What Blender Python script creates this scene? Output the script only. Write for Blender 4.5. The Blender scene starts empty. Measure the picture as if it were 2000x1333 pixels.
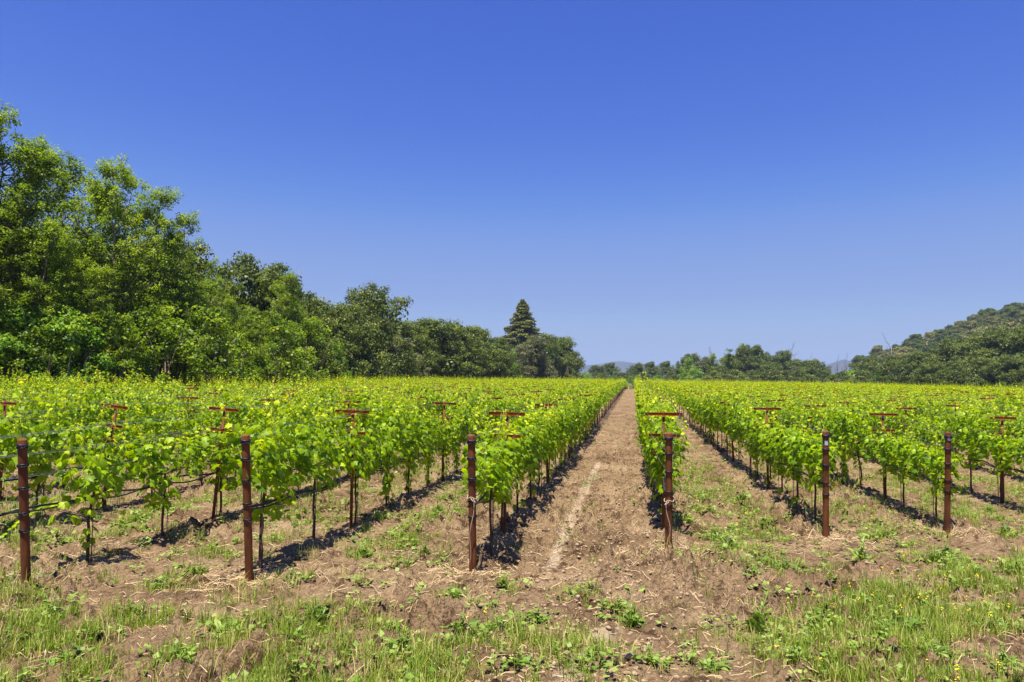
import bpy, math, random
import numpy as np
from mathutils import Vector, Matrix
C = bpy.context.scene
COL = C.collection
PI = math.pi
R = math.radians

# ------------------------------------------------------------------ camera
EYE = 1.9
F = 1400.0                                  # focal length in photo pixels (2000 wide)
cd = bpy.data.cameras.new('camera'); cam = bpy.data.objects.new('camera', cd); COL.objects.link(cam)
cd.lens = 36.0 * F / 2000.0; cd.sensor_width = 36.0; cd.clip_start = 0.05; cd.clip_end = 20000
YAW, PITCH, ROLL = R(9.65), math.atan(104.0 / F), R(0.46)
CR = (Matrix.Rotation(YAW, 3, 'Z') @ Matrix.Rotation(PI/2 + PITCH, 3, 'X') @ Matrix.Rotation(ROLL, 3, 'Z'))
cam.matrix_world = Matrix.Translation((0, 0, EYE)) @ CR.to_4x4()
C.camera = cam
CRn = np.array(CR)

def project(P):                             # world -> photo pixels, depth
    q = (np.atleast_2d(P) - np.array([0, 0, EYE])) @ CRn
    d = -q[:, 2]
    dd = np.where(np.abs(d) < 1e-6, 1e-6, d)
    return 1000 + F*q[:, 0]/dd, 666.5 - F*q[:, 1]/dd, d
def ray(px, py):
    return CR @ Vector(((px-1000)/F, (666.5-py)/F, -1.0))

# ------------------------------------------------------------------ world, sun, exposure
SUN_EL, SUN_AZ = R(74), R(189)              # azimuth clockwise from +Y
w = bpy.data.worlds.new('World'); C.world = w; w.use_nodes = True
nt = w.node_tree; nt.nodes.clear()
o_ = nt.nodes.new('ShaderNodeOutputWorld'); bg = nt.nodes.new('ShaderNodeBackground')
sky = nt.nodes.new('ShaderNodeTexSky'); sky.sky_type = 'NISHITA'; sky.sun_disc = False
sky.sun_elevation = SUN_EL; sky.sun_rotation = SUN_AZ
sky.altitude = 0; sky.air_density = 1.0; sky.dust_density = 0.3; sky.ozone_density = 3.0
hs = nt.nodes.new('ShaderNodeHueSaturation'); hs.inputs['Hue'].default_value = 0.525; hs.inputs['Saturation'].default_value = 1.34
bg.inputs['Strength'].default_value = 0.079
nt.links.new(sky.outputs[0], hs.inputs['Color']); 
vm1 = nt.nodes.new('ShaderNodeVectorMath'); vm1.operation = 'SCALE'; vm1.inputs['Scale'].default_value = .0855
vm2 = nt.nodes.new('ShaderNodeVectorMath'); vm2.operation = 'SCALE'; vm2.inputs['Scale'].default_value = 1/.0855
cu = nt.nodes.new('ShaderNodeRGBCurve')     # tone response of the sky dome itself: softer, bluer horizon
for ch, pts in enumerate((((.05, .038), (.0975, .0975), (.193, .142), (.292, .183), (1, .22)), ((.101, .0825), (.1735, .155), (.295, .201), (.38, .237), (1, .27)), ((.319, .3155), (.4235, .3725), (.478, .369), (.56, .372), (1, .40)))):
    c_ = cu.mapping.curves[ch]; c_.points[0].location = (0, 0); c_.points[-1].location = pts[-1]
    for p_ in pts[:-1]: c_.points.new(*p_)
cu.mapping.update()
nt.links.new(hs.outputs[0], vm1.inputs[0]); nt.links.new(vm1.outputs[0], cu.inputs['Color']); nt.links.new(cu.outputs[0], vm2.inputs[0])
nt.links.new(vm2.outputs[0], bg.inputs[0]); nt.links.new(bg.outputs[0], o_.inputs[0])
sd = bpy.data.lights.new('sun', 'SUN'); sd.energy = 5.0; sd.angle = R(0.53); sd.color = (1.0, 0.93, 0.78)
sun = bpy.data.objects.new('sun', sd); COL.objects.link(sun)
SD = Vector((math.sin(SUN_AZ)*math.cos(SUN_EL), math.cos(SUN_AZ)*math.cos(SUN_EL), math.sin(SUN_EL)))
sun.rotation_euler = SD.to_track_quat('Z', 'Y').to_euler(); sun.location = (0, 0, 60)
C.view_settings.view_transform = 'Standard'; C.view_settings.look = 'None'
C.view_settings.exposure = 1.12; C.view_settings.gamma = 1.0
C.render.engine = 'CYCLES'
cy = C.cycles
cy.max_bounces = 6; cy.diffuse_bounces = 3; cy.transmission_bounces = 4; cy.glossy_bounces = 2; cy.volume_bounces = 0
cy.transparent_max_bounces = 8; cy.sample_clamp_indirect = 6; cy.caustics_reflective = False; cy.caustics_refractive = False

# ------------------------------------------------------------------ numpy noise
def _hash(i, j, s):
    h = (i.astype(np.int64)*374761393 + j.astype(np.int64)*668265263 + s*974634777) & 0xffffffff
    h = ((h ^ (h >> 13))*1274126177) & 0xffffffff
    return ((h ^ (h >> 16)) & 0xffff)/65535.0
def vnoise(x, y, s=0):
    i = np.floor(x); j = np.floor(y); u = x-i; v = y-j
    u = u*u*(3-2*u); v = v*v*(3-2*v)
    a = _hash(i, j, s); b = _hash(i+1, j, s); c = _hash(i, j+1, s); d = _hash(i+1, j+1, s)
    return (a*(1-u)+b*u)*(1-v) + (c*(1-u)+d*u)*v
def fbm(x, y, s=0, o=4):
    t = 0; a = .5; n = 0
    for k in range(o):
        t = t + a*vnoise(x*2**k+17.3*k, y*2**k-9.1*k, s+k); n += a; a *= .5
    return t/n
def cell(x, y, s=0):
    i0 = np.floor(x); j0 = np.floor(y); best = np.full(np.shape(x), 9.0)
    for a in (-1, 0, 1):
        for b in (-1, 0, 1):
            i = i0+a; j = j0+b
            dx = i+_hash(i, j, s)-x; dy = j+_hash(i, j, s+7)-y
            best = np.minimum(best, dx*dx+dy*dy)
    return np.sqrt(best)
def sstep(a, b, x):
    t = np.clip((x-a)/(b-a), 0, 1); return t*t*(3-2*t)

# ------------------------------------------------------------------ mesh accumulator
class MB:
    def __init__(s): s.v = []; s.f = []; s.t = []; s.m = []; s.n = 0
    def add(s, v, f, tint=0.5, mat=0):
        v = np.asarray(v, float); f = np.asarray(f, np.int64)
        s.v.append(v); s.f.append(f+s.n)
        s.t.append(np.broadcast_to(np.asarray(tint, float), (len(v),)).copy())
        s.m.append(np.full(len(f), mat)); s.n += len(v)
    def mesh(s, name, mats, smooth=False):
        me = bpy.data.meshes.new(name)
        v = np.concatenate(s.v) if s.v else np.zeros((0, 3))
        me.vertices.add(len(v)); me.vertices.foreach_set('co', v.ravel().astype(np.float32))
        if s.f:
            li = np.concatenate([f.ravel() for f in s.f])
            tot = np.concatenate([np.full(len(f), f.shape[1]) for f in s.f])
            st = np.concatenate([[0], np.cumsum(tot)[:-1]])
            me.loops.add(len(li)); me.loops.foreach_set('vertex_index', li.astype(np.int32))
            me.polygons.add(len(tot)); me.polygons.foreach_set('loop_start', st.astype(np.int32))
            me.polygons.foreach_set('material_index', np.concatenate(s.m).astype(np.int32))
            if smooth: me.polygons.foreach_set('use_smooth', np.ones(len(tot), bool))
        at = me.attributes.new('tint', 'FLOAT', 'POINT')
        at.data.foreach_set('value', (np.concatenate(s.t) if s.t else np.zeros(0)).astype(np.float32))
        me.update(calc_edges=True)
        for m in (mats if isinstance(mats, (list, tuple)) else [mats]): me.materials.append(m)
        return me

def nrm(a): return a/np.maximum(np.linalg.norm(a, axis=-1, keepdims=True), 1e-9)
def tube(mb, pts, rad, sides=6, tint=0.5, mat=0, cap=True):
    pts = np.asarray(pts, float); n = len(pts); rad = np.broadcast_to(np.asarray(rad, float), (n,))
    tg = nrm(np.gradient(pts, axis=0))
    ref = np.array([0, 0, 1.0]) if abs(tg[0][2]) < .9 else np.array([1.0, 0, 0])
    a = nrm(np.cross(tg, ref)); b = np.cross(tg, a)
    th = np.arange(sides)*2*PI/sides
    ring = pts[:, None, :] + rad[:, None, None]*(np.cos(th)[None, :, None]*a[:, None, :] + np.sin(th)[None, :, None]*b[:, None, :])
    v = ring.reshape(-1, 3); k = np.arange(sides); k2 = (k+1) % sides
    f = np.concatenate([np.stack([i*sides+k, i*sides+k2, (i+1)*sides+k2, (i+1)*sides+k], 1) for i in range(n-1)])
    mb.add(v, f, tint, mat)
    if cap:
        c = np.array([pts[-1]]); base = mb.n - len(v)
        mb.v.append(c); mb.t.append(np.array([float(np.mean(tint))])); mb.f.append(np.stack([base+(n-1)*sides+k, base+(n-1)*sides+k2, np.full(sides, mb.n)], 1)); mb.m.append(np.full(sides, mat)); mb.n += 1
def box(mb, c, s, tint=0.5, mat=0):
    c = np.array(c, float); s = np.array(s, float)/2
    v = np.array([[x, y, z] for x in (-1, 1) for y in (-1, 1) for z in (-1, 1)])*s + c
    mb.add(v, [[0, 1, 3, 2], [4, 6, 7, 5], [0, 4, 5, 1], [2, 3, 7, 6], [0, 2, 6, 4], [1, 5, 7, 3]], tint, mat)

# leaf templates: y = length from stem, x = width, z = normal
def _vleaf():
    o = [(0, 0), (.30, -.16), (.52, .10), (.40, .28), (.56, .55), (.27, .62), (0, 1.0), (-.27, .62), (-.56, .55), (-.40, .28), (-.52, .10), (-.30, -.16)]
    v = [(x, y, -.28*abs(x) - .16*y*y) for x, y in o] + [(0, .38, .05)]
    n = len(o); return np.array(v), np.array([[i, (i+1) % n, n] for i in range(n)])
VLEAF = _vleaf()
DLEAF = (np.array([(0, 0, 0), (.45, .45, -.14), (0, 1, -.08), (-.45, .45, -.14)]), np.array([[0, 1, 2, 3]]))
def _lleaf():                                # long arching weed leaf
    v = []; ws = [.03, .10, .135, .10, .0]
    for k, ww in enumerate(ws):
        y = k/4; z = .32*math.sin(y*2.4); x_ = ww
        v += [(-x_, y*.95, z+.04*(ww > .1)), (x_, y*.95, z+.04*(ww > .1))]
    return np.array(v), np.array([[2*i, 2*i+1, 2*i+3, 2*i+2] for i in range(4)])
LLEAF = _lleaf()
def scatter(mb, tpl, pos, normal, size, tint, rng, mat=0, along=None):
    tv, tf = tpl; N = len(pos)
    if N == 0: return
    n = nrm(np.asarray(normal, float))
    if along is None: along = rng.normal(size=(N, 3))
    y = nrm(along - (along*n).sum(1, keepdims=True)*n); x = np.cross(y, n)
    sz = np.broadcast_to(np.asarray(size, float), (N,))[:, None, None]
    v = (tv[None, :, 0, None]*x[:, None] + tv[None, :, 1, None]*y[:, None] + tv[None, :, 2, None]*n[:, None])*sz + np.asarray(pos)[:, None]
    f = (tf[None] + (np.arange(N)*len(tv))[:, None, None]).reshape(-1, tf.shape[1])
    tt = np.repeat(np.broadcast_to(np.asarray(tint, float), (N,)), len(tv))
    mb.add(v.reshape(-1, 3), f, tt, mat)

# ------------------------------------------------------------------ objects
def tag(o, label=None, cat=None, group=None, kind=None):
    if label: o['label'] = label
    if cat: o['category'] = cat
    if group: o['group'] = group
    if kind: o['kind'] = kind
    return o
def obj(name, me, parent=None, loc=(0, 0, 0)):
    o = bpy.data.objects.new(name, me); COL.objects.link(o); o.location = loc
    if parent: o.parent = parent
    return o
def thing(name, loc=(0, 0, 0), rz=0):
    o = bpy.data.objects.new(name, None); COL.objects.link(o); o.location = loc; o.rotation_euler = (0, 0, rz)
    o.empty_display_size = .1
    return o
ORD = 'zeroth first second third fourth fifth sixth seventh eighth ninth tenth eleventh twelfth thirteenth fourteenth fifteenth sixteenth seventeenth eighteenth nineteenth twentieth'.split()
def ordn(n):
    if n < len(ORD): return ORD[n]
    s = 'th' if 10 <= n % 100 <= 20 else {1: 'st', 2: 'nd', 3: 'rd'}.get(n % 10, 'th')
    return f'{n}{s}'

# ------------------------------------------------------------------ materials
def mat(name):
    m = bpy.data.materials.new(name); m.use_nodes = True; t = m.node_tree; t.nodes.clear()
    out = t.nodes.new('ShaderNodeOutputMaterial')
    return m, t, out
def nd(t, typ, **kw):
    n = t.nodes.new(typ)
    for k, v in kw.items():
        if k in n.inputs: n.inputs[k].default_value = v
        else: setattr(n, k, v)
    return n
def ramp(t, stops):
    r = t.nodes.new('ShaderNodeValToRGB'); e = r.color_ramp.elements
    while len(e) < len(stops): e.new(.5)
    for k, (p, c) in enumerate(stops): e[k].position = p; e[k].color = (*c, 1)
    return r
def leaf_mat(name, cols, trans=.45, tcol=(1.25, 1.15, .5), rough=.5, spec=.35, objvar=.0):
    """cols: ramp over the 'tint' attribute (+ a little per-leaf randomness)."""
    m, t, out = mat(name)
    a = nd(t, 'ShaderNodeAttribute', attribute_name='tint'); g = nd(t, 'ShaderNodeNewGeometry')
    oi = nd(t, 'ShaderNodeObjectInfo')
    m1 = nd(t, 'ShaderNodeMath', operation='MULTIPLY_ADD'); m1.inputs[1].default_value = .30
    t.links.new(g.outputs['Random Per Island'], m1.inputs[0]); t.links.new(a.outputs['Fac'], m1.inputs[2])
    m2 = nd(t, 'ShaderNodeMath', operation='MULTIPLY_ADD'); m2.inputs[1].default_value = objvar
    t.links.new(oi.outputs['Random'], m2.inputs[0]); t.links.new(m1.outputs[0], m2.inputs[2])
    m3 = nd(t, 'ShaderNodeMath', operation='SUBTRACT'); m3.inputs[1].default_value = .15 + objvar/2
    t.links.new(m2.outputs[0], m3.inputs[0])
    r = ramp(t, cols); t.links.new(m3.outputs[0], r.inputs[0])
    p = nd(t, 'ShaderNodeBsdfPrincipled'); p.inputs['Roughness'].default_value = rough; p.inputs['Specular IOR Level'].default_value = spec
    t.links.new(r.outputs[0], p.inputs['Base Color'])
    tr = nd(t, 'ShaderNodeBsdfTranslucent'); mu = nd(t, 'ShaderNodeMix', data_type='RGBA', blend_type='MULTIPLY')
    mu.inputs[0].default_value = 1; mu.inputs[7].default_value = (*tcol, 1); t.links.new(r.outputs[0], mu.inputs[6]); t.links.new(mu.outputs[2], tr.inputs[0])
    mx = nd(t, 'ShaderNodeMixShader'); mx.inputs[0].default_value = trans
    t.links.new(p.outputs[0], mx.inputs[1]); t.links.new(tr.outputs[0], mx.inputs[2]); t.links.new(mx.outputs[0], out.inputs[0])
    return m
def surf_mat(name, c1, c2, scale=8, rough=.8, bump=.3, metallic=0, stretch=(1, 1, 1), detail=6, spec=.3, bdist=.01):
    m, t, out = mat(name)
    tc = nd(t, 'ShaderNodeTexCoord'); mp = nd(t, 'ShaderNodeMapping'); mp.inputs['Scale'].default_value = stretch
    oi = nd(t, 'ShaderNodeObjectInfo'); va = nd(t, 'ShaderNodeVectorMath', operation='ADD')
    sc_ = nd(t, 'ShaderNodeMath', operation='MULTIPLY'); sc_.inputs[1].default_value = 40; t.links.new(oi.outputs['Random'], sc_.inputs[0])
    t.links.new(tc.outputs['Object'], va.inputs[0]); t.links.new(sc_.outputs[0], va.inputs[1])
    t.links.new(va.outputs[0], mp.inputs[0])
    n = nd(t, 'ShaderNodeTexNoise'); n.inputs['Scale'].default_value = scale; n.inputs['Detail'].default_value = detail; n.inputs['Roughness'].default_value = .65
    t.links.new(mp.outputs[0], n.inputs['Vector'])
    r = ramp(t, [(.32, c1), (.68, c2)]); t.links.new(n.outputs[0], r.inputs[0])
    p = nd(t, 'ShaderNodeBsdfPrincipled'); p.inputs['Roughness'].default_value = rough; p.inputs['Metallic'].default_value = metallic; p.inputs['Specular IOR Level'].default_value = spec
    t.links.new(r.outputs[0], p.inputs['Base Color'])
    b = nd(t, 'ShaderNodeBump'); b.inputs['Strength'].default_value = bump; b.inputs['Distance'].default_value = bdist; t.links.new(n.outputs[0], b.inputs['Height']); t.links.new(b.outputs[0], p.inputs['Normal'])
    t.links.new(p.outputs[0], out.inputs[0])
    return m

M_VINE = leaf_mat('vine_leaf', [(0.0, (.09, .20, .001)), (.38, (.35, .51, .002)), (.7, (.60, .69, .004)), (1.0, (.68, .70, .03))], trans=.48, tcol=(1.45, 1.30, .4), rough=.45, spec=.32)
M_CANE = surf_mat('green_cane', (.20, .28, .05), (.34, .36, .09), 30, .6)
M_BARK = surf_mat('vine_bark', (.035, .022, .015), (.11, .075, .05), 60, .95, .8, stretch=(1, 1, .2))
M_ROD = surf_mat('dark_rod', (.05, .03, .022), (.11, .06, .04), 30, .8)
M_RUST = surf_mat('rusty_post', (.065, .018, .008), (.215, .070, .019), 9, .85, .6, stretch=(1.6, 1.6, .3), detail=9)
M_RUST2 = surf_mat('rusty_steel', (.20, .040, .006), (.46, .135, .016), 20, .8, .3)
M_BAND = surf_mat('dark_wire_band', (.012, .012, .018), (.05, .05, .06), 40, .45, .2, metallic=.5)
M_HOSE = surf_mat('black_hose', (.012, .013, .018), (.035, .037, .045), 40, .5)
M_WIRE = surf_mat('galvanised_wire', (.25, .26, .28), (.45, .46, .48), 30, .4, metallic=.6)
M_TWINE = surf_mat('pale_twine', (.45, .36, .24), (.6, .5, .36), 60, .9)
M_TAG = surf_mat('pale_blue_tag', (.30, .52, .62), (.62, .72, .75), 60, .5)
M_GRASS = leaf_mat('grass_blade', [(0, (.09, .18, .010)), (.5, (.21, .32, .022)), (.8, (.38, .40, .08)), (1, (.58, .48, .22))], trans=.35)
M_WEED = leaf_mat('weed_leaf', [(0, (.07, .14, .018)), (.5, (.19, .30, .04)), (1, (.38, .45, .11))], trans=.3, rough=.5, objvar=.3)
M_STRAW = leaf_mat('dry_straw', [(0, (.36, .25, .12)), (.5, (.52, .38, .20)), (1, (.66, .52, .32))], trans=.1, tcol=(1, 1, 1))
M_FLOWER = leaf_mat('yellow_petal', [(0, (.75, .55, .01)), (1, (.85, .68, .02))], trans=.2, tcol=(1, 1, .6))
M_LOCUST = leaf_mat('bright_tree_leaf', [(0, (.055, .09, .004)), (.42, (.15, .25, .006)), (.8, (.32, .43, .015)), (1, (.46, .52, .06))], trans=.5, tcol=(1.25, 1.2, .5), objvar=.12)
M_OAK = leaf_mat('oak_leaf', [(0, (.036, .058, .005)), (.5, (.100, .145, .013)), (1, (.21, .25, .04))], trans=.3, objvar=.2)
M_GREY = leaf_mat('grey_green_leaf', [(0, (.055, .068, .022)), (.5, (.125, .145, .05)), (1, (.24, .25, .10))], trans=.3, objvar=.2)
M_PALE = leaf_mat('pale_hill_leaf', [(0, (.10, .11, .02)), (.5, (.22, .23, .05)), (1, (.36, .34, .11))], trans=.3, objvar=.2)
M_LIME = leaf_mat('lime_leaf', [(0, (.07, .16, .008)), (.5, (.15, .30, .012)), (1, (.32, .46, .03))], trans=.4, tcol=(1.2, 1.2, .4), objvar=.15)
M_RED = leaf_mat('conifer_needle', [(0, (.05, .07, .014)), (.5, (.125, .16, .030)), (1, (.26, .27, .06))], trans=.25)
M_TBARK = surf_mat('tree_bark', (.11, .08, .055), (.30, .23, .17), 6, .95, .8, stretch=(1, 1, .3), bdist=.05)
M_DEAD = surf_mat('bleached_dead_wood', (.16, .13, .12), (.32, .27, .24), 5, .95, .5)

# ------------------------------------------------------------------ terrain
ROWGAP = 2.08
ROWX = {1: -5.826, 2: -3.811, 3: -1.675, 4: .398, 5: 2.549, 6: 4.483}
def row_x(i): return ROWX[i] if i in ROWX else -1.675 + ROWGAP*(i-3)
def softplus(x, k): return k*np.log1p(np.exp(np.clip(x/k, -30, 30)))
def gz(x, y):                                # large form of the field
    d = np.sqrt(np.asarray(x, float)**2 + np.asarray(y, float)**2)
    z = .0250*softplus(d-13, 4.0)
    z = np.where(d > 240, .0250*227 + .0225*60*(1-np.exp(-(d-240)/60)), z)
    return z + .5*sstep(15, 35, -np.asarray(x, float)) - 1.5*sstep(12, 75, np.asarray(x, float)) - .2*sstep(0, 8, np.asarray(x, float))
def at(px, py, it=12, up=0.0):                       # the ground point under a pixel of the photo
    r = ray(px, py); z = 0.0
    for k in range(it):
        s = (z-EYE)/r.z; z = float(gz(r.x*s, r.y*s)) + up
    return Vector((r.x*s, r.y*s, z))
def at_depth(px, d):
    r = ray(px, 770 + .008*(px-1000)); s = d
    x, y = r.x*s, r.y*s
    return x, y
def micro(x, y):                             # clods, berms, tracks
    d = np.sqrt(x*x+y*y); fade = 1-sstep(30, 60, d)
    rx = (x+1.675)/ROWGAP; rd = np.abs(rx-np.round(rx))*ROWGAP
    inrow = sstep(6.2, 8.0, y)
    path = np.exp(-((x+.67)/.75)**2)*sstep(5.0, 8.0, y)
    h = .075*(fbm(x*.9, y*.9, 3, 3)-.5)
    h += .05*np.exp(-(rd/.28)**2)*inrow
    rough = 1.0 + 1.5*sstep(.42, .62, fbm(x*.55, y*.55, 11, 3)) + 1.0*np.exp(-((x+.35)/.5)**2)*sstep(5, 8, y)
    cl = 1-cell(x*5.5+.6*vnoise(x*9, y*9, 5), y*5.5, 21)
    cl2 = 1-cell(x*13, y*13, 31)
    h += fade*rough*(.042*sstep(.45, .85, cl)*sstep(.45, .65, vnoise(x*2.1, y*2.1, 8)) + .014*sstep(.4, .9, cl2))
    h += fade*(.085*(fbm(x*5, y*5, 40, 4)-.5) + .026*(fbm(x*20, y*20, 44, 3)-.5))*rough
    return h - .015*path*fade
def gh(x, y): x = np.asarray(x, float); y = np.asarray(y, float); return gz(x, y) + micro(x, y)

# pale worn wheel track through the alley
TRK = [at(*p) for p in ((1060, 1400), (1100, 1333), (1150, 1270), (1195, 1225), (1120, 1165), (1075, 1108), (1105, 1045), (1130, 985), (1155, 935), (1168, 905))]
def track(x, y):
    best = np.full(np.shape(x), 9.0)
    for k, (a, b) in enumerate(zip(TRK[:-1], TRK[1:])):
        if k in (3, 4): continue
        ab = np.array([b.x-a.x, b.y-a.y]); L = ab@ab
        s = np.clip(((x-a.x)*ab[0]+(y-a.y)*ab[1])/L, 0, 1)
        best = np.minimum(best, np.hypot(x-a.x-s*ab[0], y-a.y-s*ab[1]))
    return (1-sstep(.045, .10, best+.11*(fbm(x*5, y*5, 77, 4)-.5)))*(.35+.65*sstep(.3, .6, fbm(x*9, y*9, 78, 3)))

m, t, out = mat('tilled_soil')
tc = nd(t, 'ShaderNodeNewGeometry'); a = nd(t, 'ShaderNodeAttribute', attribute_name='tint')
n1 = nd(t, 'ShaderNodeTexNoise'); n1.inputs['Scale'].default_value = .9; n1.inputs['Detail'].default_value = 8; n1.inputs['Roughness'].default_value = .6
n2 = nd(t, 'ShaderNodeTexNoise'); n2.inputs['Scale'].default_value = 24; n2.inputs['Detail'].default_value = 8; n2.inputs['Roughness'].default_value = .7
n3 = nd(t, 'ShaderNodeTexVoronoi'); n3.inputs['Scale'].default_value = 38
for n in (n1, n2, n3): t.links.new(tc.outputs['Position'], n.inputs['Vector'])
r1 = ramp(t, [(.30, (.155, .098, .056)), (.5, (.27, .185, .11)), (.72, (.39, .285, .18))]); t.links.new(n1.outputs[0], r1.inputs[0])
r2 = ramp(t, [(.30, (.38, .34, .32)), (.46, (.85, .84, .83)), (.72, (1.25, 1.24, 1.2))]); t.links.new(n2.outputs[0], r2.inputs[0])  # low spots of fine noise darkened: crevice shade put into the soil colour
mu = nd(t, 'ShaderNodeMix', data_type='RGBA', blend_type='MULTIPLY'); mu.inputs[0].default_value = 1
t.links.new(r1.outputs[0], mu.inputs[6]); t.links.new(r2.outputs[0], mu.inputs[7])
mk = nd(t, 'ShaderNodeMix', data_type='RGBA'); mk.inputs[7].default_value = (.46, .36, .26, 1)
t.links.new(a.outputs['Fac'], mk.inputs[0]); t.links.new(mu.outputs[2], mk.inputs[6])
p = nd(t, 'ShaderNodeBsdfPrincipled'); p.inputs['Roughness'].default_value = .95; p.inputs['Specular IOR Level'].default_value = .1
t.links.new(mk.outputs[2], p.inputs['Base Color'])
ad = nd(t, 'ShaderNodeMath', operation='MULTIPLY_ADD'); ad.inputs[1].default_value = -.5
t.links.new(n3.outputs['Distance'], ad.inputs[0]); t.links.new(n2.outputs[0], ad.inputs[2])
n4 = nd(t, 'ShaderNodeTexNoise'); n4.inputs['Scale'].default_value = 4.5; n4.inputs['Detail'].default_value = 5; n4.inputs['Roughness'].default_value = .7; n4.inputs['Distortion'].default_value = .6
t.links.new(tc.outputs['Position'], n4.inputs['Vector'])
r4 = ramp(t, [(.38, (.32, .27, .24)), (.47, (.88, .87, .86)), (.7, (1.16, 1.15, 1.12))]); t.links.new(n4.outputs[0], r4.inputs[0])
mu4 = nd(t, 'ShaderNodeMix', data_type='RGBA', blend_type='MULTIPLY'); mu4.inputs[0].default_value = 1
t.links.new(mk.outputs[2], mu4.inputs[6]); t.links.new(r4.outputs[0], mu4.inputs[7]); t.links.new(mu4.outputs[2], p.inputs['Base Color'])
b = nd(t, 'ShaderNodeBump'); b.inputs['Strength'].default_value = 1.0; b.inputs['Distance'].default_value = .05
t.links.new(ad.outputs[0], b.inputs['Height']); t.links.new(b.outputs[0], p.inputs['Normal']); t.links.new(p.outputs[0], out.inputs[0])
M_SOIL = m

def build_ground():
    fine = np.linspace(R(90-34)+0, R(90+54), 1050)            # directions the photo looks in, counter-clockwise from +X
    rest = np.linspace(R(144), R(360+56), 60)[1:-1]
    th = np.concatenate([fine, rest])
    rr = [1.0]
    while rr[-1] < 30: rr.append(rr[-1]*1.0075 if rr[-1] > 2.5 else rr[-1]*1.03)
    while rr[-1] < 7000: rr.append(rr[-1]*1.045)
    rr = np.array(rr)
    T, Q = np.meshgrid(th, rr); x = Q*np.cos(T); y = Q*np.sin(T)
    z = gz(x, y); near = rr < 62; z[near] += micro(x[near], y[near])
    tk = np.zeros_like(x); tk[rr < 25] = track(x[rr < 25], y[rr < 25])
    z = z*(1-0) - .012*tk; z = np.where(tk > .01, gz(x, y)+(z-gz(x, y))*(1-.75*tk), z)
    nr, n = x.shape; mb = MB()
    i = np.arange(nr-1)[:, None]*n; k = np.arange(n)[None]; k2 = (k+1) % n
    f = np.stack([i+k, i+k2, i+n+k2, i+n+k], -1).reshape(-1, 4)[:, ::-1]
    mb.add(np.stack([x, y, z], -1).reshape(-1, 3), f, tk.ravel()*.9)
    k = np.arange(n); mb.v.append(np.array([[0, 0, 0.0]])); mb.t.append(np.zeros(1))
    mb.f.append(np.stack([k, (k+1) % n, np.full(n, mb.n)], 1)); mb.m.append(np.zeros(n)); mb.n += 1
    o = obj('ground', mb.mesh('ground', M_SOIL, True)); tag(o, 'dry brown tilled soil of the vineyard', 'ground', kind='structure')
build_ground()

# ------------------------------------------------------------------ end posts
POSTS = [(53, 1132), (487, 1125), (924, 1112), (1306, 1077), (1613, 1046), (1850, 1036)]
post_y = {}
for k, (px, py) in enumerate(POSTS):
    i = k+1; r = ray(px, py); s = row_x(i)/r.x if abs(r.x) > .2 else 0
    gp = at(px, py, up=.04)
    y = gp.y
    if i == 4: row4_dx = gp.x - row_x(4)
    post_y[i] = y
def at_soil(px, py):
    g = at(px, py)
    for k in range(6): g = at(px, py, up=float(micro(g.x, g.y)))
    return g
for k, (px, py) in enumerate(POSTS): post_y[k+1] = at_soil(px, py+8).y
for i in range(-14, 1): post_y[i] = post_y[1] + .05*(i-1)*0 + .02*(1-i)
for i in range(7, 60): post_y[i] = post_y[6] + 1.15*(i-6)
POSTNAME = {1: 'the leftmost rusty end post', 2: 'the second end post from left', 3: 'the third end post from left',
            4: 'the fourth end post from left', 5: 'the fifth end post from left', 6: 'the rightmost rusty end post'}
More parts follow.
